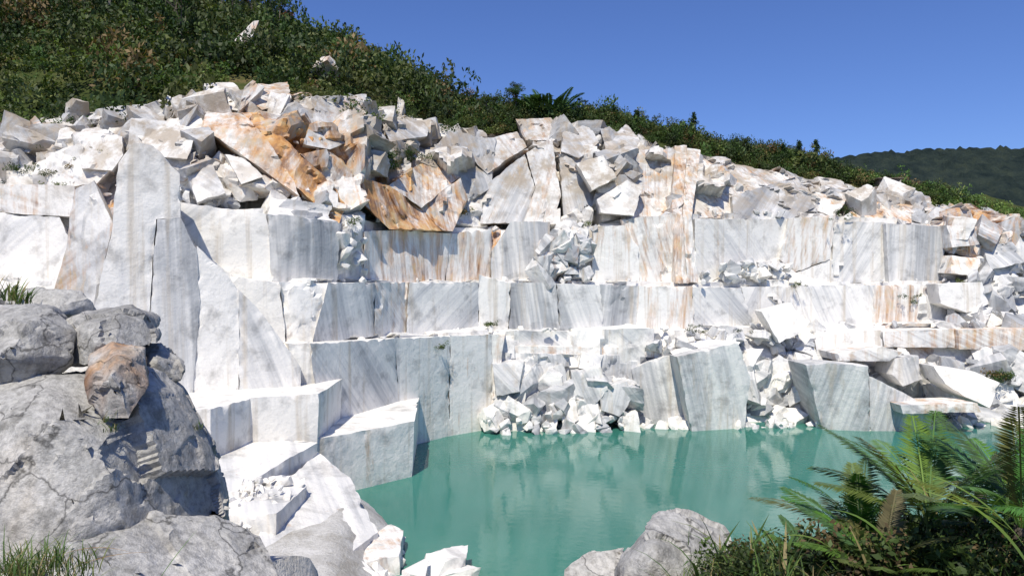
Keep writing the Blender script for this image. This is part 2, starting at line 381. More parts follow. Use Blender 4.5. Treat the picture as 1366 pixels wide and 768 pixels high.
blk([(155,142),(200,138),(222,156),(210,178),(165,178)],None,tone=.9,ang=60,bias=-1.6,brk=.3)
for pl,tn,ru,bi,an in [([(345,112),(385,110),(390,135),(350,148),(330,130)],.5,.34,-3.6,20),([(272,112),(312,110),(328,124),(318,148),(285,142)],.1,.1,-3.4,50),
    ([(508,160),(540,154),(574,166),(570,182),(520,190)],.75,.1,-3.8,70),([(478,172),(500,164),(516,184),(500,198),(482,192)],.6,.1,-3.4,10),
    ([(750,176),(785,166),(800,190),(772,212),(748,202)],.85,.1,-3.6,30),([(806,190),(835,166),(854,186),(838,230),(808,226)],.8,.1,-3.8,60),
    ([(768,218),(805,206),(824,238),(790,254)],.1,.1,-4.2,0),([(796,266),(836,240),(858,248),(846,288),(800,284)],.5,.1,-4.0,60),
    ([(245,226),(285,218),(302,258),(264,270)],.75,.05,-3.2,20),([(182,178),(222,170),(262,184),(250,212),(206,210)],.15,.1,-3.2,0),
    ([(300,205),(330,212),(352,236),(322,246)],.3,.15,-3.0,30),([(0,175),(38,168),(60,186),(40,204),(0,200)],.6,.15,-3,20),([(60,160),(92,156),(104,176),(70,184)],.3,.2,-3,40),
    ([(640,188),(690,176),(704,196),(650,232),(632,215)],.8,.3,-2.8,40),([(1090,236),(1122,240),(1136,256),(1100,258)],.5,.25,-2.6,20),([(1204,256),(1240,262),(1246,282),(1212,280)],.8,.3,-2.8,30),
    ([(1262,300),(1300,302),(1306,326),(1270,330)],.8,.3,-3,10),([(1310,330),(1350,322),(1366,350),(1322,360)],.9,.2,-3,40),([(1270,340),(1310,344),(1300,368),(1268,364)],.4,.35,-3.4,0)]:
    blk(pl,None,tone=tn,ang=an,bias=bi,rust=ru,brk=.16,thick=2.4,yt=random.uniform(.4,1.4),tilt=random.uniform(-1,1))
# leaning blocks of the heap at water level
for pl,tn,dd,an in [([(655,500),(690,492),(702,520),(698,560),(672,576),(655,560)],.15,57.6,20),([(676,545),(700,540),(712,562),(704,584),(682,584)],.1,56.9,0),([(705,478),(728,474),(732,556),(712,556)],.85,58.3,5),
    ([(732,492),(752,484),(760,520),(742,556),(730,540)],.8,57.8,15),([(762,496),(802,490),(812,520),(792,542),(764,532)],.65,57.4,30),([(800,520),(836,508),(846,530),(826,556),(802,548)],.8,57.2,-20),
    ([(716,556),(744,560),(742,584),(714,584)],.1,56.6,0),([(768,556),(792,552),(796,580),(770,584)],.2,56.6,0),([(828,556),(852,550),(856,580),(832,584)],.3,56.7,0),([(776,470),(806,474),(800,494),(772,492)],.3,58.8,60),([(745,535),(768,530),(772,560),(752,572)],.15,57.1,10)]:
    blk(pl,None,tone=tn,ang=an,d=(dd,dd),bias=0,thick=2.4,brk=.12,yt=random.uniform(.1,1.2),tilt=random.uniform(-.9,.9),rust=.12)
def slab(plan,z0,z1,tone=.3,rust=.1,fast=(1,.4,.3),chip=.08,L=.4,zs=None,brk=0):
    n=len(plan)
    top=[Vector((x,y,z1 if zs is None else zs[i])) for i,(x,y) in enumerate(plan)]
    block3(top,Vector((0,0,z0-z1)),tone,rust,0,L=L,chip=chip,fast=fast,brk=brk)
slab([(-6,43.7),(-11.3,38.2),(-15.5,38.0),(-17,47),(-7,54)],-1,3.4,tone=.35,rust=.2,fast=(.7,.7,.3))
slab([(-13.7,37.2),(-10.5,38.7),(-10.6,44.5),(-18,44),(-18,37.5)],3,5.9,tone=.1,rust=.1)
slab([(-16.2,33.5),(-14.4,34.0),(-13.6,37.6),(-14,41),(-19,41),(-18.6,34.5)],1,5.9,tone=.4,rust=.1)
slab([(-14.4,29.5),(-12.6,30.2),(-11.2,34.6),(-10.4,38),(-14,38),(-16.3,33)],0,3.3,tone=.5,rust=.2,zs=[2.6,2.5,3.2,3.4,3.6,3.5])
slab([(-12,28.6),(-9.6,28.8),(-9.4,32.6),(-10.6,34.8),(-12.8,32)],-1,2.6,tone=.6,rust=.15)
slab([(-9.9,27.0),(-6.6,27.5),(-5.9,31.2),(-8.2,36),(-10.6,38.6),(-10.8,32)],-1.5,1.9,tone=.55,rust=.2,zs=[1.6,1.2,1.0,2.1,2.8,2.3],L=.5)
slab([(-8.8,22.6),(-5.6,24),(-4.7,27.4),(-6.4,28.6),(-9.6,28)],-2,1.0,tone=.5,rust=.25,zs=[1.3,.7,.5,.9,1.4],brk=.15)
slab([(-6.2,28.2),(-4.6,29.0),(-4.9,32.2),(-5.8,33.2),(-6.6,31)],-2,.8,tone=.3,rust=.32,brk=.2)
BL.build('cut_marble_blocks',MARBLE,quarry,32)

# ------------------------------------------------------------------ rubble
def boulder_template(ncut,rough=False,seed=0,L=.28,amp=.05):
    random.seed(seed)
    bm=bmesh.new()
    for sx in (-1,1):
        for sy in (-1,1):
            for sz in (-1,1): bm.verts.new(Vector((sx,sy,sz))+Vector([random.uniform(-.42,.42) for _ in range(3)]))
    bmesh.ops.convex_hull(bm,input=bm.verts[:])
    loose=[v for v in bm.verts if not v.link_faces]
    if loose: bmesh.ops.delete(bm,geom=loose,context='VERTS')
    for _ in range(ncut):
        n=Vector([random.gauss(0,1) for _ in range(3)]).normalized()
        bmesh.ops.bisect_plane(bm,geom=bm.verts[:]+bm.edges[:]+bm.faces[:],plane_co=n*random.uniform(.66,1.02),plane_no=n,clear_outer=True)
        ed=[e for e in bm.edges if e.is_boundary]
        if ed: bmesh.ops.holes_fill(bm,edges=ed)
    bmesh.ops.dissolve_limit(bm,angle_limit=math.radians(12),verts=bm.verts[:],edges=bm.edges[:])
    bmesh.ops.recalc_face_normals(bm,faces=bm.faces[:])
    if rough:
        refine(bm,L,5)
        o=Vector((seed*3.1,0,0))
        for v in bm.verts:
            f1,_=facet(v.co+o,1.0,.08,.16,3)
            v.co+=noise.noise_vector(v.co*1.3+o)*amp+noise.noise_vector(v.co*3.5+o)*amp*.35+v.co.normalized()*f1
    else:
        bmesh.ops.bevel(bm,geom=bm.edges[:],offset=.03,segments=1,affect='EDGES')
    bm.verts.index_update()
    vs=np.array([v.co[:] for v in bm.verts]); fs=[[v.index for v in f.verts] for f in bm.faces]; bm.free()
    return vs,fs
TS=[boulder_template(random.randint(3,6),False,s) for s in range(100,128)]
TR=[boulder_template(random.randint(2,6),True,s,.28,.035) for s in range(200,222)]
random.seed(11)
def rotm():
    q=np.array([random.gauss(0,1) for _ in range(4)]); q/=np.linalg.norm(q); w,x,y,z=q
    return np.array([[1-2*(y*y+z*z),2*(x*y-z*w),2*(x*z+y*w)],[2*(x*y+z*w),1-2*(x*x+z*z),2*(y*z-x*w)],[2*(x*z-y*w),2*(y*z+x*w),1-2*(x*x+y*y)]])
def put(B,p,s,tone=None,rust=None,flat=1.0):
    vs,fs=random.choice(TR if s>.5 else TS)
    sc=np.array([random.uniform(.8,1.6),random.uniform(.7,1.15),random.uniform(.42,.9)*flat])*s
    R=rotm()
    w=(vs*sc)@R.T+np.array(p)
    if rust is None:
        px,py=pix(p); rust=rustf(px,py)*random.uniform(.5,1.1)+random.choice([0,0,.05,.12])
    if tone is None: tone=random.choice([.1,.2,.3,.45,.6,.75,.9])
    B.add(w,fs,tone,rust,B.frame([random.gauss(0,1) for _ in range(3)]))
def inpoly(x,y,pl):
    c=False;n=len(pl)
    for i in range(n):
        x1,y1=pl[i];x2,y2=pl[(i+1)%n]
        if (y1>y)!=(y2>y) and x<(x2-x1)*(y-y1)/(y2-y1)+x1: c=not c
    return c
def scatter(B,pl,n,s0,s1,bulge=0,off=.5,pw=2.2,tb=0):
    xs=[p[0] for p in pl];ys=[p[1] for p in pl];k=0
    while k<n:
        x=random.uniform(min(xs),max(xs));y=random.uniform(min(ys),max(ys))
        if not inpoly(x,y,pl): continue
        k+=1; t=(y-min(ys))/(max(ys)-min(ys))
        s=s0+(s1-s0)*random.random()**pw
        d=surf(x,y)-off-bulge*t-s*.4*random.random()
        tn=min(1,max(0,random.choice([.1,.35,.5,.65,.8,.95])+tb))
        put(B,P(x,y,d),s,tn)
RB=MB()
scatter(RB,[(668,500),(842,500),(848,560),(662,565)],34,.7,1.4,.9,.5,1.2,.2)
scatter(RB,[(655,540),(850,540),(855,578),(655,580)],46,.25,.7,1.6,1.6,2.0,.1)
scatter(RB,[(985,470),(1080,475),(1180,490),(1400,470),(1400,588),(990,575)],80,.7,1.6,-1.5,.6,1.3,.2)
scatter(RB,[(985,450),(1080,470),(1180,480),(1400,470),(1400,588),(990,575)],130,.2,.6,-1.5,1.1,2.2,.1)
scatter(RB,[(870,455),(930,440),(1010,432),(1085,445),(1085,480),(990,470),(860,478)],55,.25,.9,0,.8,2.2,.15)
scatter(RB,[(1140,250),(1230,268),(1400,310),(1400,440),(1262,440),(1255,300),(1150,285)],130,.4,1.4,0,.6,1.6,.3)
scatter(RB,[(1262,310),(1400,312),(1400,440),(1262,440)],90,.25,.9,0,1.1,1.6,.25)
scatter(RB,[(95,160),(200,150),(300,136),(330,155),(270,165),(230,185),(100,175)],38,.5,1.2,0,.5,1.4,.2)
scatter(RB,[(290,140),(400,138),(500,142),(520,158),(490,142),(425,146),(405,175),(330,152)],30,.5,1.2,0,.6,1.2,.3)
scatter(RB,[(500,142),(560,170),(640,182),(590,188),(560,212),(490,235),(470,200)],34,.5,1.3,0,.6,1.4,.3)
scatter(RB,[(730,176),(800,174),(848,190),(848,250),(815,280),(800,275),(790,215),(750,200)],20,.8,1.4,0,1.1,1.1,.25)
scatter(RB,[(690,177),(800,174),(850,192),(850,250),(820,285),(800,280),(790,215),(740,195)],26,.3,.8,0,1.4,2)
scatter(RB,[(735,295),(790,280),(797,320),(785,372),(715,372)],55,.3,1.0,1.3,.7,1.6,.1)
scatter(RB,[(-80,174),(100,170),(160,190),(150,208),(60,245),(-80,243)],60,.5,1.3,0,.6,1.4,.2)
scatter(RB,[(240,205),(280,190),(330,225),(430,290),(370,285),(240,265)],52,.35,1.1,0,.7,1.6,-.05)
scatter(RB,[(455,300),(487,300),(490,375),(452,375)],14,.2,.6,0,1.2)
scatter(RB,[(935,362),(1000,350),(1050,352),(1060,378),(930,378)],40,.2,.6,0,1.5)
scatter(RB,[(-60,178),(640,188),(640,290),(-60,250)],150,.12,.4,0,.7)
scatter(RB,[(860,208),(1366,308),(1366,380),(1260,300),(860,280)],70,.12,.45,0,.6,2,.2)
for _ in range(110):
    px=random.uniform(380,1400); N=nodes(px); i=random.choice([1,3,5]); t=random.random()**2
    d=N[i][0]*(1-t)+N[i+1][0]*t-.2*random.random(); put(RB,((px-CX)/F*d,d,N[i][1]+.05),random.uniform(.08,.3))
for _ in range(170):
    px=random.uniform(680,1500); d=float(I(px,cols,Dv))-random.uniform(.5,2.0); put(RB,((px-CX)/F*d,d,random.uniform(-.3,.25)),random.uniform(.15,.6),random.choice([.2,.5,.8]))
for _ in range(300):
    t=random.random(); x=-12.4+random.gauss(0,.7)+t*1.2; y=27.5+t*5+random.gauss(0,.6); put(RB,(x,y,1.6+1.1*t+random.uniform(-.2,.3)),.05+.2*random.random()**2.5,random.choice([.2,.4,.6]),0)
for _ in range(40):
    y=random.uniform(22,33); x=-5.4-(y-24)*.05+random.gauss(0,.4); put(RB,(x,y,random.uniform(-.1,.3)),random.uniform(.12,.4),random.choice([.1,.3,.4]),random.choice([0,.2,.3]))
for (px,py,d,s,tn) in [(585,768,28.6,1.0,.05),(608,770,28.2,.6,.1),(552,768,27,.5,.3)]:
    p=P(px,py,d); put(RB,p,s,tn,0)
rp=RB.build('marble_rubble',MARBLE,None,30)

# ------------------------------------------------------------------ foreground boulders
def hull_rock(name,pts,tone=.6,rust=.1,L=.11,amp=.03,fast=(.6,.3,.8),seed=0,mat=None,fs=.8,cuts=9):
    random.seed(seed+50)
    bm=bmesh.new()
    for p in pts: bm.verts.new(P(*p))
    bmesh.ops.convex_hull(bm,input=bm.verts[:])
    loose=[v for v in bm.verts if not v.link_faces]; bmesh.ops.delete(bm,geom=loose,context='VERTS')
    cen=sum((v.co for v in bm.verts),Vector())/len(bm.verts)
    for _ in range(cuts):
        n=Vector((random.gauss(0,1),random.gauss(-.6,1),random.gauss(.3,1))).normalized()
        m=max((v.co-cen).dot(n) for v in bm.verts)
        bmesh.ops.bisect_plane(bm,geom=bm.verts[:]+bm.edges[:]+bm.faces[:],plane_co=cen+n*m*random.uniform(.80,.94),plane_no=n,clear_outer=True)
        ed=[e for e in bm.edges if e.is_boundary]
        if ed: bmesh.ops.holes_fill(bm,edges=ed)
    bmesh.ops.recalc_face_normals(bm,faces=bm.faces[:])
    refine(bm,L,7)
    bmesh.ops.smooth_vert(bm,verts=bm.verts[:],factor=.3,use_axis_x=True,use_axis_y=True,use_axis_z=True)
    bm.normal_update(); o=Vector((seed*7.7,seed,0)); k=fs
    for v in bm.verts:
        p=v.co+o; wq=noise.noise_vector(p*2.5)*.05; f1,_=facet(p+wq,.95*k,.10*k,.26,seed); f2,_=facet(p+wq,.3*k,.012*k,.15,seed+3)
        a=noise.noise(p*1.2)*1.2+noise.noise(p*4)*.5+noise.noise(p*10)*.25
        v.co=v.co+v.normal*(a*amp+f1*.7+f2)
    bm.verts.index_update(); B=MB()
    B.add([v.co[:] for v in bm.verts],[[v.index for v in f.verts] for f in bm.faces],tone,rust,B.frame(fast)); bm.free()
    return B.build(name,mat or ROCK,None,45)
hull_rock('grey_boulder',[(-90,425,8.2),(0,405,8.0),(70,410,7.9),(98,440,7.8),(95,485,7.6),(65,505,7.4),(0,520,7.2),(-90,515,7.2),(20,450,7.0),(-90,420,9.5),(70,415,9.5),(95,480,9.2),(0,510,9)],.7,.05,seed=1,L=.06)
hull_rock('grey_boulder',[(78,430,8.2),(105,415,8.6),(175,410,8.3),(214,430,8.2),(212,455,8),(155,475,7.7),(105,490,7.6),(78,482,7.8),(130,435,7.5),(115,415,9.4),(206,425,9.4),(155,475,9)],.5,.1,seed=2,L=.06)
hull_rock('brown_boulder',[(120,472,7.5),(150,456,7.5),(194,462,7.6),(200,515,7.2),(172,560,6.9),(133,560,6.9),(116,510,7.1),(155,500,6.8),(135,470,8.6),(192,495,8.4)],.3,.42,seed=3,L=.045,fs=.5,cuts=4)
hull_rock('grey_boulder',[(178,464,8.4),(215,456,8.5),(246,482,8.4),(240,508,8.2),(188,514,8),(205,480,8),(200,468,9),(230,490,9)],.6,.0,seed=4,L=.045,fs=.5,cuts=6)
hull_rock('grey_boulder',[(-10,396,8.9),(50,388,9),(115,390,9.2),(128,420,9.2),(60,430,8.7),(-10,430,8.6),(60,405,10),(0,405,10)],.5,.05,seed=5,L=.07)
hull_rock('rock_outcrop',[(-90,505,7.4),(60,490,7.4),(130,486,7.7),(202,488,8.0),(240,520,8.2),(274,590,8.2),(304,670,8.0),(308,714,7.8),(200,750,6.6),(90,760,6.2),(-90,765,6),(60,560,6.5),(150,600,6.6),(195,570,7.0),(-90,535,9.5),(198,510,10),(290,640,10),(300,720,9.6)],.4,.1,L=.06,amp=.03,seed=16,fs=1.5,cuts=6)
hull_rock('grey_boulder',[(60,745,5.9),(100,716,6.2),(200,684,6.9),(290,688,7.4),(348,713,7.4),(372,768,7.0),(374,840,6.6),(50,860,5.2),(60,790,5.4),(200,720,8),(345,760,8),(200,860,5.4)],.2,.04,seed=7,L=.06,fs=1.5,cuts=6)
hull_rock('grey_boulder',[(812,768,6.6),(838,722,6.9),(876,686,7.0),(908,684,7.1),(965,708,7.2),(978,750,7.0),(985,840,6.5),(810,850,6.2),(870,735,6.3),(900,692,8),(960,740,8),(842,735,8)],.35,.1,seed=8,L=.05,fs=.8,cuts=12)
hull_rock('grey_boulder',[(752,760,7.0),(786,736,7.2),(834,731,7.3),(842,800,6.8),(746,820,6.8),(800,745,8),(830,760,8)],.35,.1,seed=9,L=.05,fs=.7)
random.seed(21)
# ------------------------------------------------------------------ terrain sheets
def grid_mesh(name,xs,ys,fn,mat,smooth=True):
    vs=[];fs=[]
    for x in xs:
        for y in ys: vs.append((x,y,fn(x,y)))
    n=len(ys)
    for i in range(len(xs)-1):
        for j in range(n-1): fs.append((i*n+j,(i+1)*n+j,(i+1)*n+j+1,i*n+j+1))
    me=bpy.data.meshes.new(name); me.from_pydata(vs,[],fs); me.materials.append(mat)
    if smooth: me.polygons.foreach_set('use_smooth',[True]*len(fs))
    o=bpy.data.objects.new(name,me); link(o); return o
def bank(x,y):
    nz=noise.noise(Vector((x*.6,y*.6,0)))*.14+noise.noise(Vector((x*2,y*2,3)))*.05
    e=float(I(x,[-30,-3.0,-1.2,0,.6,1.6,3,40],[9,8.5,3.0,1.4,3.2,4.2,4.6,4.6]))
    top=float(I(x,[-3,-1,1],[9.2,9.9,10.05]))
    if y>2 and x<-1: top-=min(.6,(y-2)*.15)
    z=top if y<e else top-(y-e)*.36-max(0,y-e-3.2)*1.3
    if x<.4 and x>-2 and y>e: z-=(y-e)*.5
    if -3.2<x<-1.5 and y>5: z-=(y-5)*.35
    xs=float(I(y,[10,25,31,35,41.5,46],[-2.5,-3.6,-4.6,-5.4,-9,-12]))
    g=max(-3,min(1.6,(xs-x)*.7-.4))+max(0,-17-x)*.5
    g2=-3+max(0,x-46)*.9
    return max(z,g,g2 if g2<11 else 11,-3)+nz
bnk=grid_mesh('ground',np.arange(-46,66,.45),np.arange(-30,60,.45),bank,BANKM)
bnk.data.materials.append(GRAVM)
for p in bnk.data.polygons:
    if p.center.y>14 or (p.center.x<-.5 and p.center.y>7): p.material_index=1
grid_mesh('terrain',[-6000,-600,600,6000],[-6000,-600,600,6000],lambda x,y:-6,HILLM)
us2=np.linspace(-350,1800,200); HR=40
HG=np.zeros((200,HR,3))
for i,u in enumerate(us2):
    N=nodes(u)[8:]
    for j in range(HR):
        t=j/(HR-1)*3; k=min(2,int(t)); t-=k
        d=N[k][0]*(1-t)+N[k+1][0]*t; z=N[k][1]*(1-t)+N[k+1][1]*t
        x=(u-CX)/F*d; z+=noise.noise(Vector((x*.12,d*.12,0)))*1.8*(min(1,j/6))+noise.noise(Vector((x*.5,d*.5,0)))*.5
        HG[i,j]=(x,d-(.6 if j==0 else 0),z-(.8 if j==0 else .1))
me=bpy.data.meshes.new('hillside'); me.from_pydata(HG.reshape(-1,3).tolist(),[],[(i*HR+j,(i+1)*HR+j,(i+1)*HR+j+1,i*HR+j+1) for i in range(199) for j in range(HR-1)])
me.materials.append(HILLM); me.polygons.foreach_set('use_smooth',[True]*len(me.polygons)); link(bpy.data.objects.new('hillside',me))

def dist(x,y):
    px=CX+x/700*F
    py=float(I(px,[900,1050,1100,1150,1230,1300,1366,1600,2200],[270,235,214,208,202,200,199,184,174]))
    zt=H-(py-HY)/F*700
    t=(y-420)/280
    r=zt*max(0,min(1,t))**.8 if y<=700 else zt-(y-700)*.3
    return r+(abs(noise.noise(Vector((x*.09,y*.09,0))))*6+noise.noise(Vector((x*.3,y*.3,0)))*4.5)*(1 if y>430 else 0)
DH=soil('forest_distant_hazed',(.012,.022,.022),(.026,.040,.034),(.046,.062,.045),.05,5)  # bluish atmospheric haze is put into these forest colours
grid_mesh('distant_hill',np.arange(120,1500,4.5),np.arange(420,860,5),dist,DH)

# ------------------------------------------------------------------ water
m,nt=newmat('quarry_water'); t=NT(nt); out=t.n('ShaderNodeOutputMaterial'); bs=t.n('ShaderNodeBsdfPrincipled'); t.l(bs.outputs[0],out.inputs[0])
pos=t.n('ShaderNodeNewGeometry').outputs['Position']
t.l(t.ramp(t.noise(pos,.06,3,.5),[(.35,(.030,.160,.122)),(.65,(.050,.205,.158))]),bs.inputs['Base Color'])
bs.inputs['Roughness'].default_value=.03; bs.inputs['IOR'].default_value=1.38
bp=t.n('ShaderNodeBump'); bp.inputs['Strength'].default_value=.3; bp.inputs['Distance'].default_value=.03
t.l(t.noise(t.map(pos,(1,1.6,1)),1.6,3,.55,.3),bp.inputs['Height']); t.l(bp.outputs[0],bs.inputs['Normal'])
me=bpy.data.meshes.new('water'); me.from_pydata([(-45,5,0),(64,5,0),(64,66,0),(-45,66,0)],[],[(0,1,2,3)]); me.materials.append(m); link(bpy.data.objects.new('water',me))

# ------------------------------------------------------------------ vegetation
class LB:
    def __init__(s): s.v=[];s.f=[];s.c=[];s.n=0
    def addquads(s,v,c):
        N=len(v); s.v.append(v.reshape(-1,3)); s.f.append(np.arange(N*4).reshape(N,4)+s.n); s.n+=N*4; s.c.append(c)
    def build(s,name,parent=None):
        v=np.concatenate(s.v);f=np.concatenate(s.f);c=np.clip(np.concatenate(s.c),0.004,1)
        me=bpy.data.meshes.new(name); N=len(f)
        me.vertices.add(len(v)); me.vertices.foreach_set('co',v.astype(np.float32).ravel())
        me.loops.add(N*4); me.loops.foreach_set('vertex_index',f.astype(np.int32).ravel())
        me.polygons.add(N); me.polygons.foreach_set('loop_start',np.arange(0,N*4,4,dtype=np.int32)); 
        me.update(calc_edges=True)
        a=me.attributes.new('lcol','FLOAT_COLOR','FACE'); cc=np.concatenate([c,np.ones((N,1))],1).astype(np.float32); a.data.foreach_set('color',cc.ravel())
        me.materials.append(LEAF); o=bpy.data.objects.new(name,me); link(o,parent); return o
def quads(cen,size,asp=.5):
    N=len(cen); a=rng.normal(size=(N,3)); a/=np.linalg.norm(a,axis=1,keepdims=True)
    b=rng.normal(size=(N,3)); b-=a*(a*b).sum(1,keepdims=True); b/=np.linalg.norm(b,axis=1,keepdims=True)
    s=size[:,None]; q=np.stack([cen-a*s,cen+b*s*asp,cen+a*s,cen-b*s*asp],1); return q
def shrub_t(n,lump,ls):
    cs=rng.normal(size=(lump,3))*np.array([.45,.45,.3]); cs[:,2]=np.abs(cs[:,2])+.3
    rs=rng.uniform(.28,.5,lump); k=rng.integers(0,lump,n)
    d=rng.normal(size=(n,3)); d/=np.linalg.norm(d,axis=1,keepdims=True)
    p=cs[k]+d*(rs[k]*rng.uniform(.6,1.05,n))[:,None]
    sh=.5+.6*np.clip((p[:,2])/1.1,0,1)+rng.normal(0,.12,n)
    return quads(p,rng.uniform(.6,1.3,n)*ls,.5),sh
ST=[shrub_t(130,7,.13) for _ in range(14)]
STf=[shrub_t(420,9,.075) for _ in range(6)]
def shrub(B,p,s,col,T=ST,zs=1.0):
    q,sh=T[rng.integers(len(T))]; a=rng.uniform(0,6.28); c,sn=math.cos(a),math.sin(a)
    R=np.array([[c,-sn,0],[sn,c,0],[0,0,zs]])
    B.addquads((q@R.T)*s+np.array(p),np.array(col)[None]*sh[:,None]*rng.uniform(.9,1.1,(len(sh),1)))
GREENS=[(.045,.085,.02),(.06,.10,.025),(.035,.065,.018),(.085,.12,.03),(.045,.07,.025),(.11,.13,.04)]
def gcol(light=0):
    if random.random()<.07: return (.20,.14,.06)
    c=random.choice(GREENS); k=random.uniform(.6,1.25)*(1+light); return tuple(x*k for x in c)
HB=LB()
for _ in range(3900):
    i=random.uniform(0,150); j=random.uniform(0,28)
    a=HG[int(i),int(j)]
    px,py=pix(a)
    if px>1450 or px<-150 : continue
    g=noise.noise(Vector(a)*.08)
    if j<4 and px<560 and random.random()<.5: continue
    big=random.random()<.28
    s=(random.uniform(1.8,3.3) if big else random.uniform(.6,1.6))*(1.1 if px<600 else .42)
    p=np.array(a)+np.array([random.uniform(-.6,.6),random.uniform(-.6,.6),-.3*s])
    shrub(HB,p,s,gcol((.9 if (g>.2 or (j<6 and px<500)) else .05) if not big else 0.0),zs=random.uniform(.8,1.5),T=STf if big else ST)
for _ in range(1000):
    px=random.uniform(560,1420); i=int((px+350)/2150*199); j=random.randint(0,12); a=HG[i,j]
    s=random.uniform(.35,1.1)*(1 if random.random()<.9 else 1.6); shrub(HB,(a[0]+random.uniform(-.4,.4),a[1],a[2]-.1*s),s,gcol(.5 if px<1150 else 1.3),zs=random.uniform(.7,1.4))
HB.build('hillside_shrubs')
WS=LB()
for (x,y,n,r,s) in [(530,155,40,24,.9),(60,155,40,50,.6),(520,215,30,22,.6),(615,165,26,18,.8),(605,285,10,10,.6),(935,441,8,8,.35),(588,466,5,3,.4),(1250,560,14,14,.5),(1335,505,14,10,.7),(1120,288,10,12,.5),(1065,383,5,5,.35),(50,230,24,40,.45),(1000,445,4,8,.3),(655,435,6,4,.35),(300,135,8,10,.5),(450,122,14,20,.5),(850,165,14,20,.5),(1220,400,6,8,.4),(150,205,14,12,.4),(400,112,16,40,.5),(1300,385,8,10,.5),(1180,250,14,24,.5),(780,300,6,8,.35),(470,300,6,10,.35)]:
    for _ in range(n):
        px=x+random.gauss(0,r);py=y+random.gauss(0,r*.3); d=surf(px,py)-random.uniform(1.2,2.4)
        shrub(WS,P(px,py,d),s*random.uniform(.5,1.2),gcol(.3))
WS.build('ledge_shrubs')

def blade(B,base,az,L,w,lean,droop,col,seg=6):
    base=np.array(base,float); h=np.array([math.cos(az),math.sin(az),0]); side=np.array([-h[1],h[0],0])
    pts=[];p=base.copy(); ang=lean
    for i in range(seg+1):
        pts.append(p.copy()); p=p+(h*math.sin(ang)+np.array([0,0,math.cos(ang)]))*L/seg; ang+=droop/seg
    q=[];c=[]
    for i in range(seg):
        w0=w*math.sin(math.pi*min(1,(i/seg)*.75+.22)); w1=w*math.sin(math.pi*min(1,((i+1)/seg)*.75+.25)) if i<seg-1 else 0.0005
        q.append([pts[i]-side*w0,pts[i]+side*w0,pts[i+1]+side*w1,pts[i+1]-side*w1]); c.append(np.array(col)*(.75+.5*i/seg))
    B.addquads(np.array(q),np.array(c))
def frond(B,base,az,L,lean,droop,col,nl=26,ll=.16,lw=.012):
    base=np.array(base,float); h=np.array([math.cos(az),math.sin(az),0]); side=np.array([-h[1],h[0],0]); up=np.array([0,0,1.])
    p=base.copy(); ang=lean; q=[];c=[]
    for i in range(nl):
        dr=h*math.sin(ang)+up*math.cos(ang); p2=p+dr*L/nl; nn=np.cross(side,dr)
        q.append([p-side*.006,p+side*.006,p2+side*.005,p2-side*.005]); c.append(np.array(col)*1.3)
        t=i/nl
        if t>.15:
            l=ll*math.sin(math.pi*((t-.15)/.85*.8+.16))**.7
            for sg in (-1,1):
                for hh in (0,.5):
                    b=p+dr*L/nl*hh; dl=(side*sg*.8+dr*.6+nn*.2+up*random.uniform(-.1,.08)); dl/=np.linalg.norm(dl)
                    wv=np.cross(dl,nn); wv/=np.linalg.norm(wv); ls=l*random.uniform(.9,1.08)
                    q.append([b,b+dl*ls*.4+wv*lw,b+dl*ls,b+dl*ls*.4-wv*lw]); c.append(np.array(col)*random.uniform(.75,1.25))
        p=p2; ang+=droop/nl
    B.addquads(np.array(q),np.array(c))
gz=bank
def limb(bm,a,b,r0,r1,n=6):
    a=Vector(a);b=Vector(b);z=(b-a).normalized();x=z.orthogonal().normalized();y=z.cross(x)
    A=[bm.verts.new(a+(x*math.cos(k*6.283/n)+y*math.sin(k*6.283/n))*r0) for k in range(n)]
    C=[bm.verts.new(b+(x*math.cos(k*6.283/n)+y*math.sin(k*6.283/n))*r1) for k in range(n)]
    for k in range(n): bm.faces.new((A[k],A[(k+1)%n],C[(k+1)%n],C[k]))
BARK=soil('bark',(.07,.055,.04),(.13,.11,.09),(.22,.19,.16),4,.02)
def cycad(px,d,n,L,ztop,col=(.095,.165,.042),ll=.19):
    B=LB(); x=(px-CX)/F*d
    e=bpy.data.objects.new('cycad_plant',None); link(e)
    for k in range(n):
        az=k/n*6.28+random.uniform(-.3,.3)
        frond(B,(x,d,ztop),az,L*random.uniform(.75,1.15),random.uniform(.25,1.1),random.uniform(.4,1.0),[v*random.uniform(.6,1.35) for v in col],30,ll*L,.0085)
    B.build('fronds',e)
    bm=bmesh.new(); z0=gz(x,d)-.2
    for k in range(4):
        h=(ztop+.03-z0)/4; limb(bm,(x,d,z0+k*h),(x,d,z0+(k+1)*h),.06,.045,8)
    me=bpy.data.meshes.new('trunk'); bm.to_mesh(me); bm.free(); me.materials.append(BARK); link(bpy.data.objects.new('trunk',me),e)
cycad(1240,5.2,18,1.0,10.22); cycad(1365,4.9,16,.95,10.28); cycad(1150,5.7,14,.85,9.9); cycad(1310,6.2,13,.85,10.15); cycad(1180,4.8,12,.65,9.98); cycad(1085,5.3,9,.45,9.82)
G=LB()
GC=[(.07,.13,.03),(.10,.17,.04),(.05,.09,.02),(.15,.18,.05),(.24,.20,.09)]
def tuft(B,x,y,n,L,w,z=None,r=.12,cols=GC):
    for _ in range(n):
        bx=x+random.gauss(0,r);by=y+random.gauss(0,r); zz=(gz(bx,by) if z is None else z)-.03
        blade(B,(bx,by,zz),random.uniform(0,6.28),L*random.uniform(.5,1.2),w*random.uniform(.6,1.3),random.uniform(.05,.5),random.uniform(.4,1.9),random.choice(cols),5)
for _ in range(110):
    px=random.uniform(900,1400); d=random.uniform(4.4,6.6); x=(px-CX)/F*d
    tuft(G,x,d,17,random.uniform(.22,.5),.005)
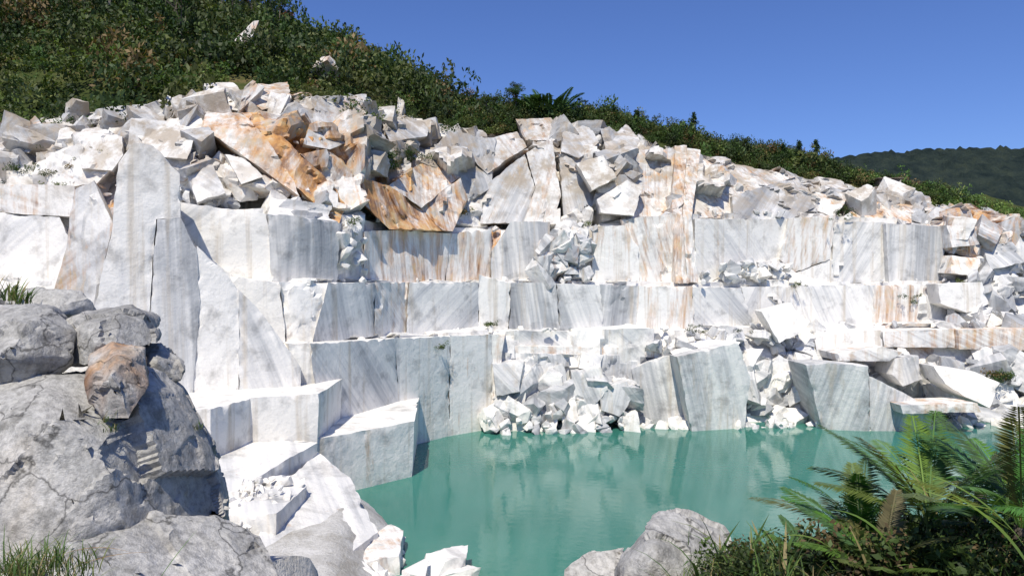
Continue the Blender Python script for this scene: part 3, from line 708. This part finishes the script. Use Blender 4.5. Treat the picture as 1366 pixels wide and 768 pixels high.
for _ in range(46):
    px=random.uniform(930,1400); d=random.uniform(4.6,6.0); x=(px-CX)/F*d
    tuft(G,x,d,5,random.uniform(.4,.8),.014)
for _ in range(36):
    px=random.uniform(-20,85); d=random.uniform(4.4,5.6); x=(px-CX)/F*d
    tuft(G,x,d,22,random.uniform(.12,.28),.004,z=P(px,random.uniform(745,800),d).z)
for px,py,d in [(10,398,8.5),(28,402,8.4),(-10,398,8.5)]:
    p=P(px,py,d); tuft(G,p.x,p.y,34,.34,.009,z=p.z,r=.05)
for px,py,d in [(140,560,6.8),(150,572,6.75),(262,570,8.0)]:
    p=P(px,py,d); tuft(G,p.x,p.y,22,.13,.004,z=p.z,r=.03)
G.build('grass')
U=LB()
for _ in range(150):
    px=random.uniform(985,1410); d=random.uniform(4.7,6.8); x=(px-CX)/F*d
    s=random.uniform(.15,.34)*(1 if px<1080 else 1.2)
    shrub(U,(x,d,gz(x,d)+random.uniform(-.05,.12)),s,random.choice([(.05,.08,.02),(.07,.11,.03),(.04,.06,.02),(.14,.10,.05),(.03,.05,.02),(.09,.14,.035)]),STf)
U.build('undergrowth')
LL=LB()
for (px,py,d,az,L,w,le,dr,col) in [(1385,735,4.2,2.9,.85,.022,.85,.7,(.22,.30,.05)),(1370,730,4.0,2.6,.75,.024,.6,1.0,(.16,.25,.04)),(1390,710,4.3,3.2,.6,.02,1.0,.6,(.20,.26,.05)),
    (1380,765,3.9,2.3,.6,.022,.5,.9,(.14,.22,.04)),(1200,750,4.6,2.4,.55,.02,.4,1.5,(.12,.2,.04)),(1130,758,4.6,2.9,.5,.018,.5,1.6,(.15,.22,.04)),
    (200,790,2.6,.35,.26,.010,.55,.2,(.10,.22,.03)),(90,760,4.6,.2,.5,.006,1.2,.5,(.35,.22,.09)),(60,750,4.6,.1,.55,.006,1.1,.9,(.33,.2,.09))]:
    p=P(px,py,d); blade(LL,p,az,L,w,le,dr,col,9)
LL.build('arching_leaves')

# ------------------------------------------------------------------ trees on the ridge
def grow(bm,p,dr,L,r,depth,tips,up=.15):
    q=p+dr*L; limb(bm,p,q,r,r*.65)
    if depth==0: tips.append(q); return
    for _ in range(random.choice([2,3,3])):
        nd=(dr+Vector([random.gauss(0,.45) for _ in range(3)])+Vector((0,0,up))).normalized()
        grow(bm,q,nd,L*random.uniform(.65,.85),r*.6,depth-1,tips,up)
def tree(name,base,Hh,depth=4,leaf=True,col=(.05,.09,.02),r=.12,bark=None):
    e=bpy.data.objects.new(name,None); link(e)
    bm=bmesh.new(); tips=[]; grow(bm,Vector(base),Vector((random.uniform(-.1,.1),0,1)),Hh*.32,r,depth,tips)
    me=bpy.data.meshes.new('trunk'); bm.to_mesh(me); bm.free(); me.materials.append(bark or BARK); link(bpy.data.objects.new('trunk',me),e)
    if leaf:
        B=LB()
        for q in tips: shrub(B,(q[0],q[1],q[2]-.3),Hh*.13,[c*random.uniform(.7,1.3) for c in col])
        B.build('crown',e)
def hillpt(px,j):
    i=int((px+350)/2150*199); return Vector(HG[i,j])
PALE=soil('pale_bark',(.16,.14,.12),(.25,.22,.19),(.34,.30,.26),4,.02)
for px,j,h in [(110,11,11),(60,13,10),(150,10,9),(210,14,8),(30,9,8)]: tree('bare_tree',hillpt(px,j),h,5,False,r=.24,bark=PALE)
for px,j,h,c in [(300,16,6,(.22,.10,.035)),(385,19,4,(.24,.11,.04)),(20,10,7,(.05,.09,.025)),(250,8,6,(.07,.11,.03)),(450,16,3.5,(.05,.09,.025)),(330,22,5,(.05,.08,.025)),(180,22,7,(.04,.07,.02)),(690,8,3.6,(.05,.09,.02)),(655,7,3.2,(.06,.10,.02)),(610,10,3.2,(.05,.09,.02)),(775,8,2.5,(.04,.07,.02)),(1000,8,2.2,(.05,.08,.02)),(1190,10,2.0,(.04,.07,.02))]+[(random.uniform(-40,430),random.randint(8,26),random.uniform(4,8),random.choice([(.05,.08,.02),(.07,.11,.03),(.04,.065,.02),(.14,.10,.04)])) for _ in range(22)]:
    tree('broadleaf_tree',hillpt(px,j),h,3,True,c)
def conifer(px,j,h):
    e=bpy.data.objects.new('pine_tree',None); link(e); b=hillpt(px,j); bm=bmesh.new(); limb(bm,b,b+Vector((0,0,h)),.09,.01)
    B=LB(); 
    for k in range(26):
        t=k/26; z=h*(.15+.83*t); r=h*.33*(1-t)**.8*random.uniform(.6,1.2)
        a=random.uniform(0,6.28); q=b+Vector((math.cos(a)*r,math.sin(a)*r,z-.1*r)); limb(bm,b+Vector((0,0,z)),q,.025,.01,4)
        n=34; tt=rng.uniform(.2,1.05,n); c0=np.array(b)+np.array([0,0,z]); pts=c0+(np.array(q)-c0)*tt[:,None]+rng.normal(0,.1,(n,3))
        B.addquads(quads(pts,rng.uniform(.1,.2,n),.3),np.array([(.03,.06,.02)])*rng.uniform(.7,1.3,(n,1)))
    me=bpy.data.meshes.new('trunk'); bm.to_mesh(me); bm.free(); me.materials.append(BARK); link(bpy.data.objects.new('trunk',me),e); B.build('needles',e)
for px,j,h in [(935,9,3.4),(1068,8,3.0),(1095,8,3.2),(860,8,2.0),(1045,9,2.2)]: conifer(px,j,h)
B=LB(); b=hillpt(735,5)+Vector((0,-1,.3))
for k in range(34):
    frond(B,b+Vector((random.uniform(-2.4,2.4),0,random.uniform(0,.8))),random.uniform(0,6.28),random.uniform(2.2,3.6),random.uniform(.1,.6),random.uniform(.8,1.6),(.045,.095,.02),18,.6,.08)
B.build('palm_plant')
HRk=MB()
for px,j,s in [(345,8,1.15),(452,5,1.0)]:
    a=hillpt(px,j); put(HRk,(a.x,a.y-2.6,a.z+.3),s,.45,.34)
HRk.build('hillside_rocks',MARBLE,None,30)
bm=bmesh.new(); a=hillpt(1176,3)
for (w,d_,h,z) in [(1.9,1.2,.12,.6),(1.5,.9,.9,-.32)]:
    r=bmesh.ops.create_cube(bm,size=1.0); 
    for v in r['verts']: v.co=Vector((v.co.x*w*1.6,v.co.y*d_*1.6,v.co.z*h+z+h/2))+a+Vector((0,-1.5,.2))
bmesh.ops.bevel(bm,geom=bm.edges[:],offset=.03,segments=1,affect='EDGES')
me=bpy.data.meshes.new('concrete_hut'); bm.to_mesh(me); bm.free(); me.materials.append(BARK); link(bpy.data.objects.new('concrete_hut',me))

# ------------------------------------------------------------------ light, sky, camera
sd=Vector((-.14,-.54,.83)).normalized()
el=math.asin(sd.z); azm=math.atan2(sd.x,sd.y)
w=bpy.data.worlds.new('World'); scene.world=w; w.use_nodes=True; nt=w.node_tree
bg=nt.nodes['Background']; sky=nt.nodes.new('ShaderNodeTexSky'); sky.sky_type='NISHITA'; sky.sun_disc=False
sky.sun_elevation=el; sky.sun_rotation=azm; sky.altitude=200; sky.air_density=1.0; sky.dust_density=.5; sky.ozone_density=2.5
mx=nt.nodes.new('ShaderNodeMix'); mx.data_type='RGBA'; mx.blend_type='MULTIPLY'; mx.inputs[0].default_value=1; mx.inputs[7].default_value=(.76,.95,1.5,1)
nt.links.new(sky.outputs[0],mx.inputs[6]); nt.links.new(mx.outputs[2],bg.inputs[0]); bg.inputs[1].default_value=.088
L=bpy.data.lights.new('sun','SUN'); L.energy=5.0; L.angle=math.radians(.5); L.color=(1,.93,.81)
lo=bpy.data.objects.new('sun',L); lo.rotation_euler=(-sd).to_track_quat('-Z','Y').to_euler(); link(lo)
cam=bpy.data.cameras.new('camera'); cam.sensor_width=36; cam.lens=F/1366*36; cam.clip_end=20000; cam.clip_start=.05
co=bpy.data.objects.new('camera',cam); co.location=(0,0,H); co.rotation_euler=(math.radians(90-.54),0,0); link(co); scene.camera=co
scene.view_settings.view_transform='Standard'; scene.view_settings.look='None'; scene.view_settings.exposure=0
print('verts',sum(len(o.data.vertices) for o in bpy.data.objects if o.type=='MESH'))
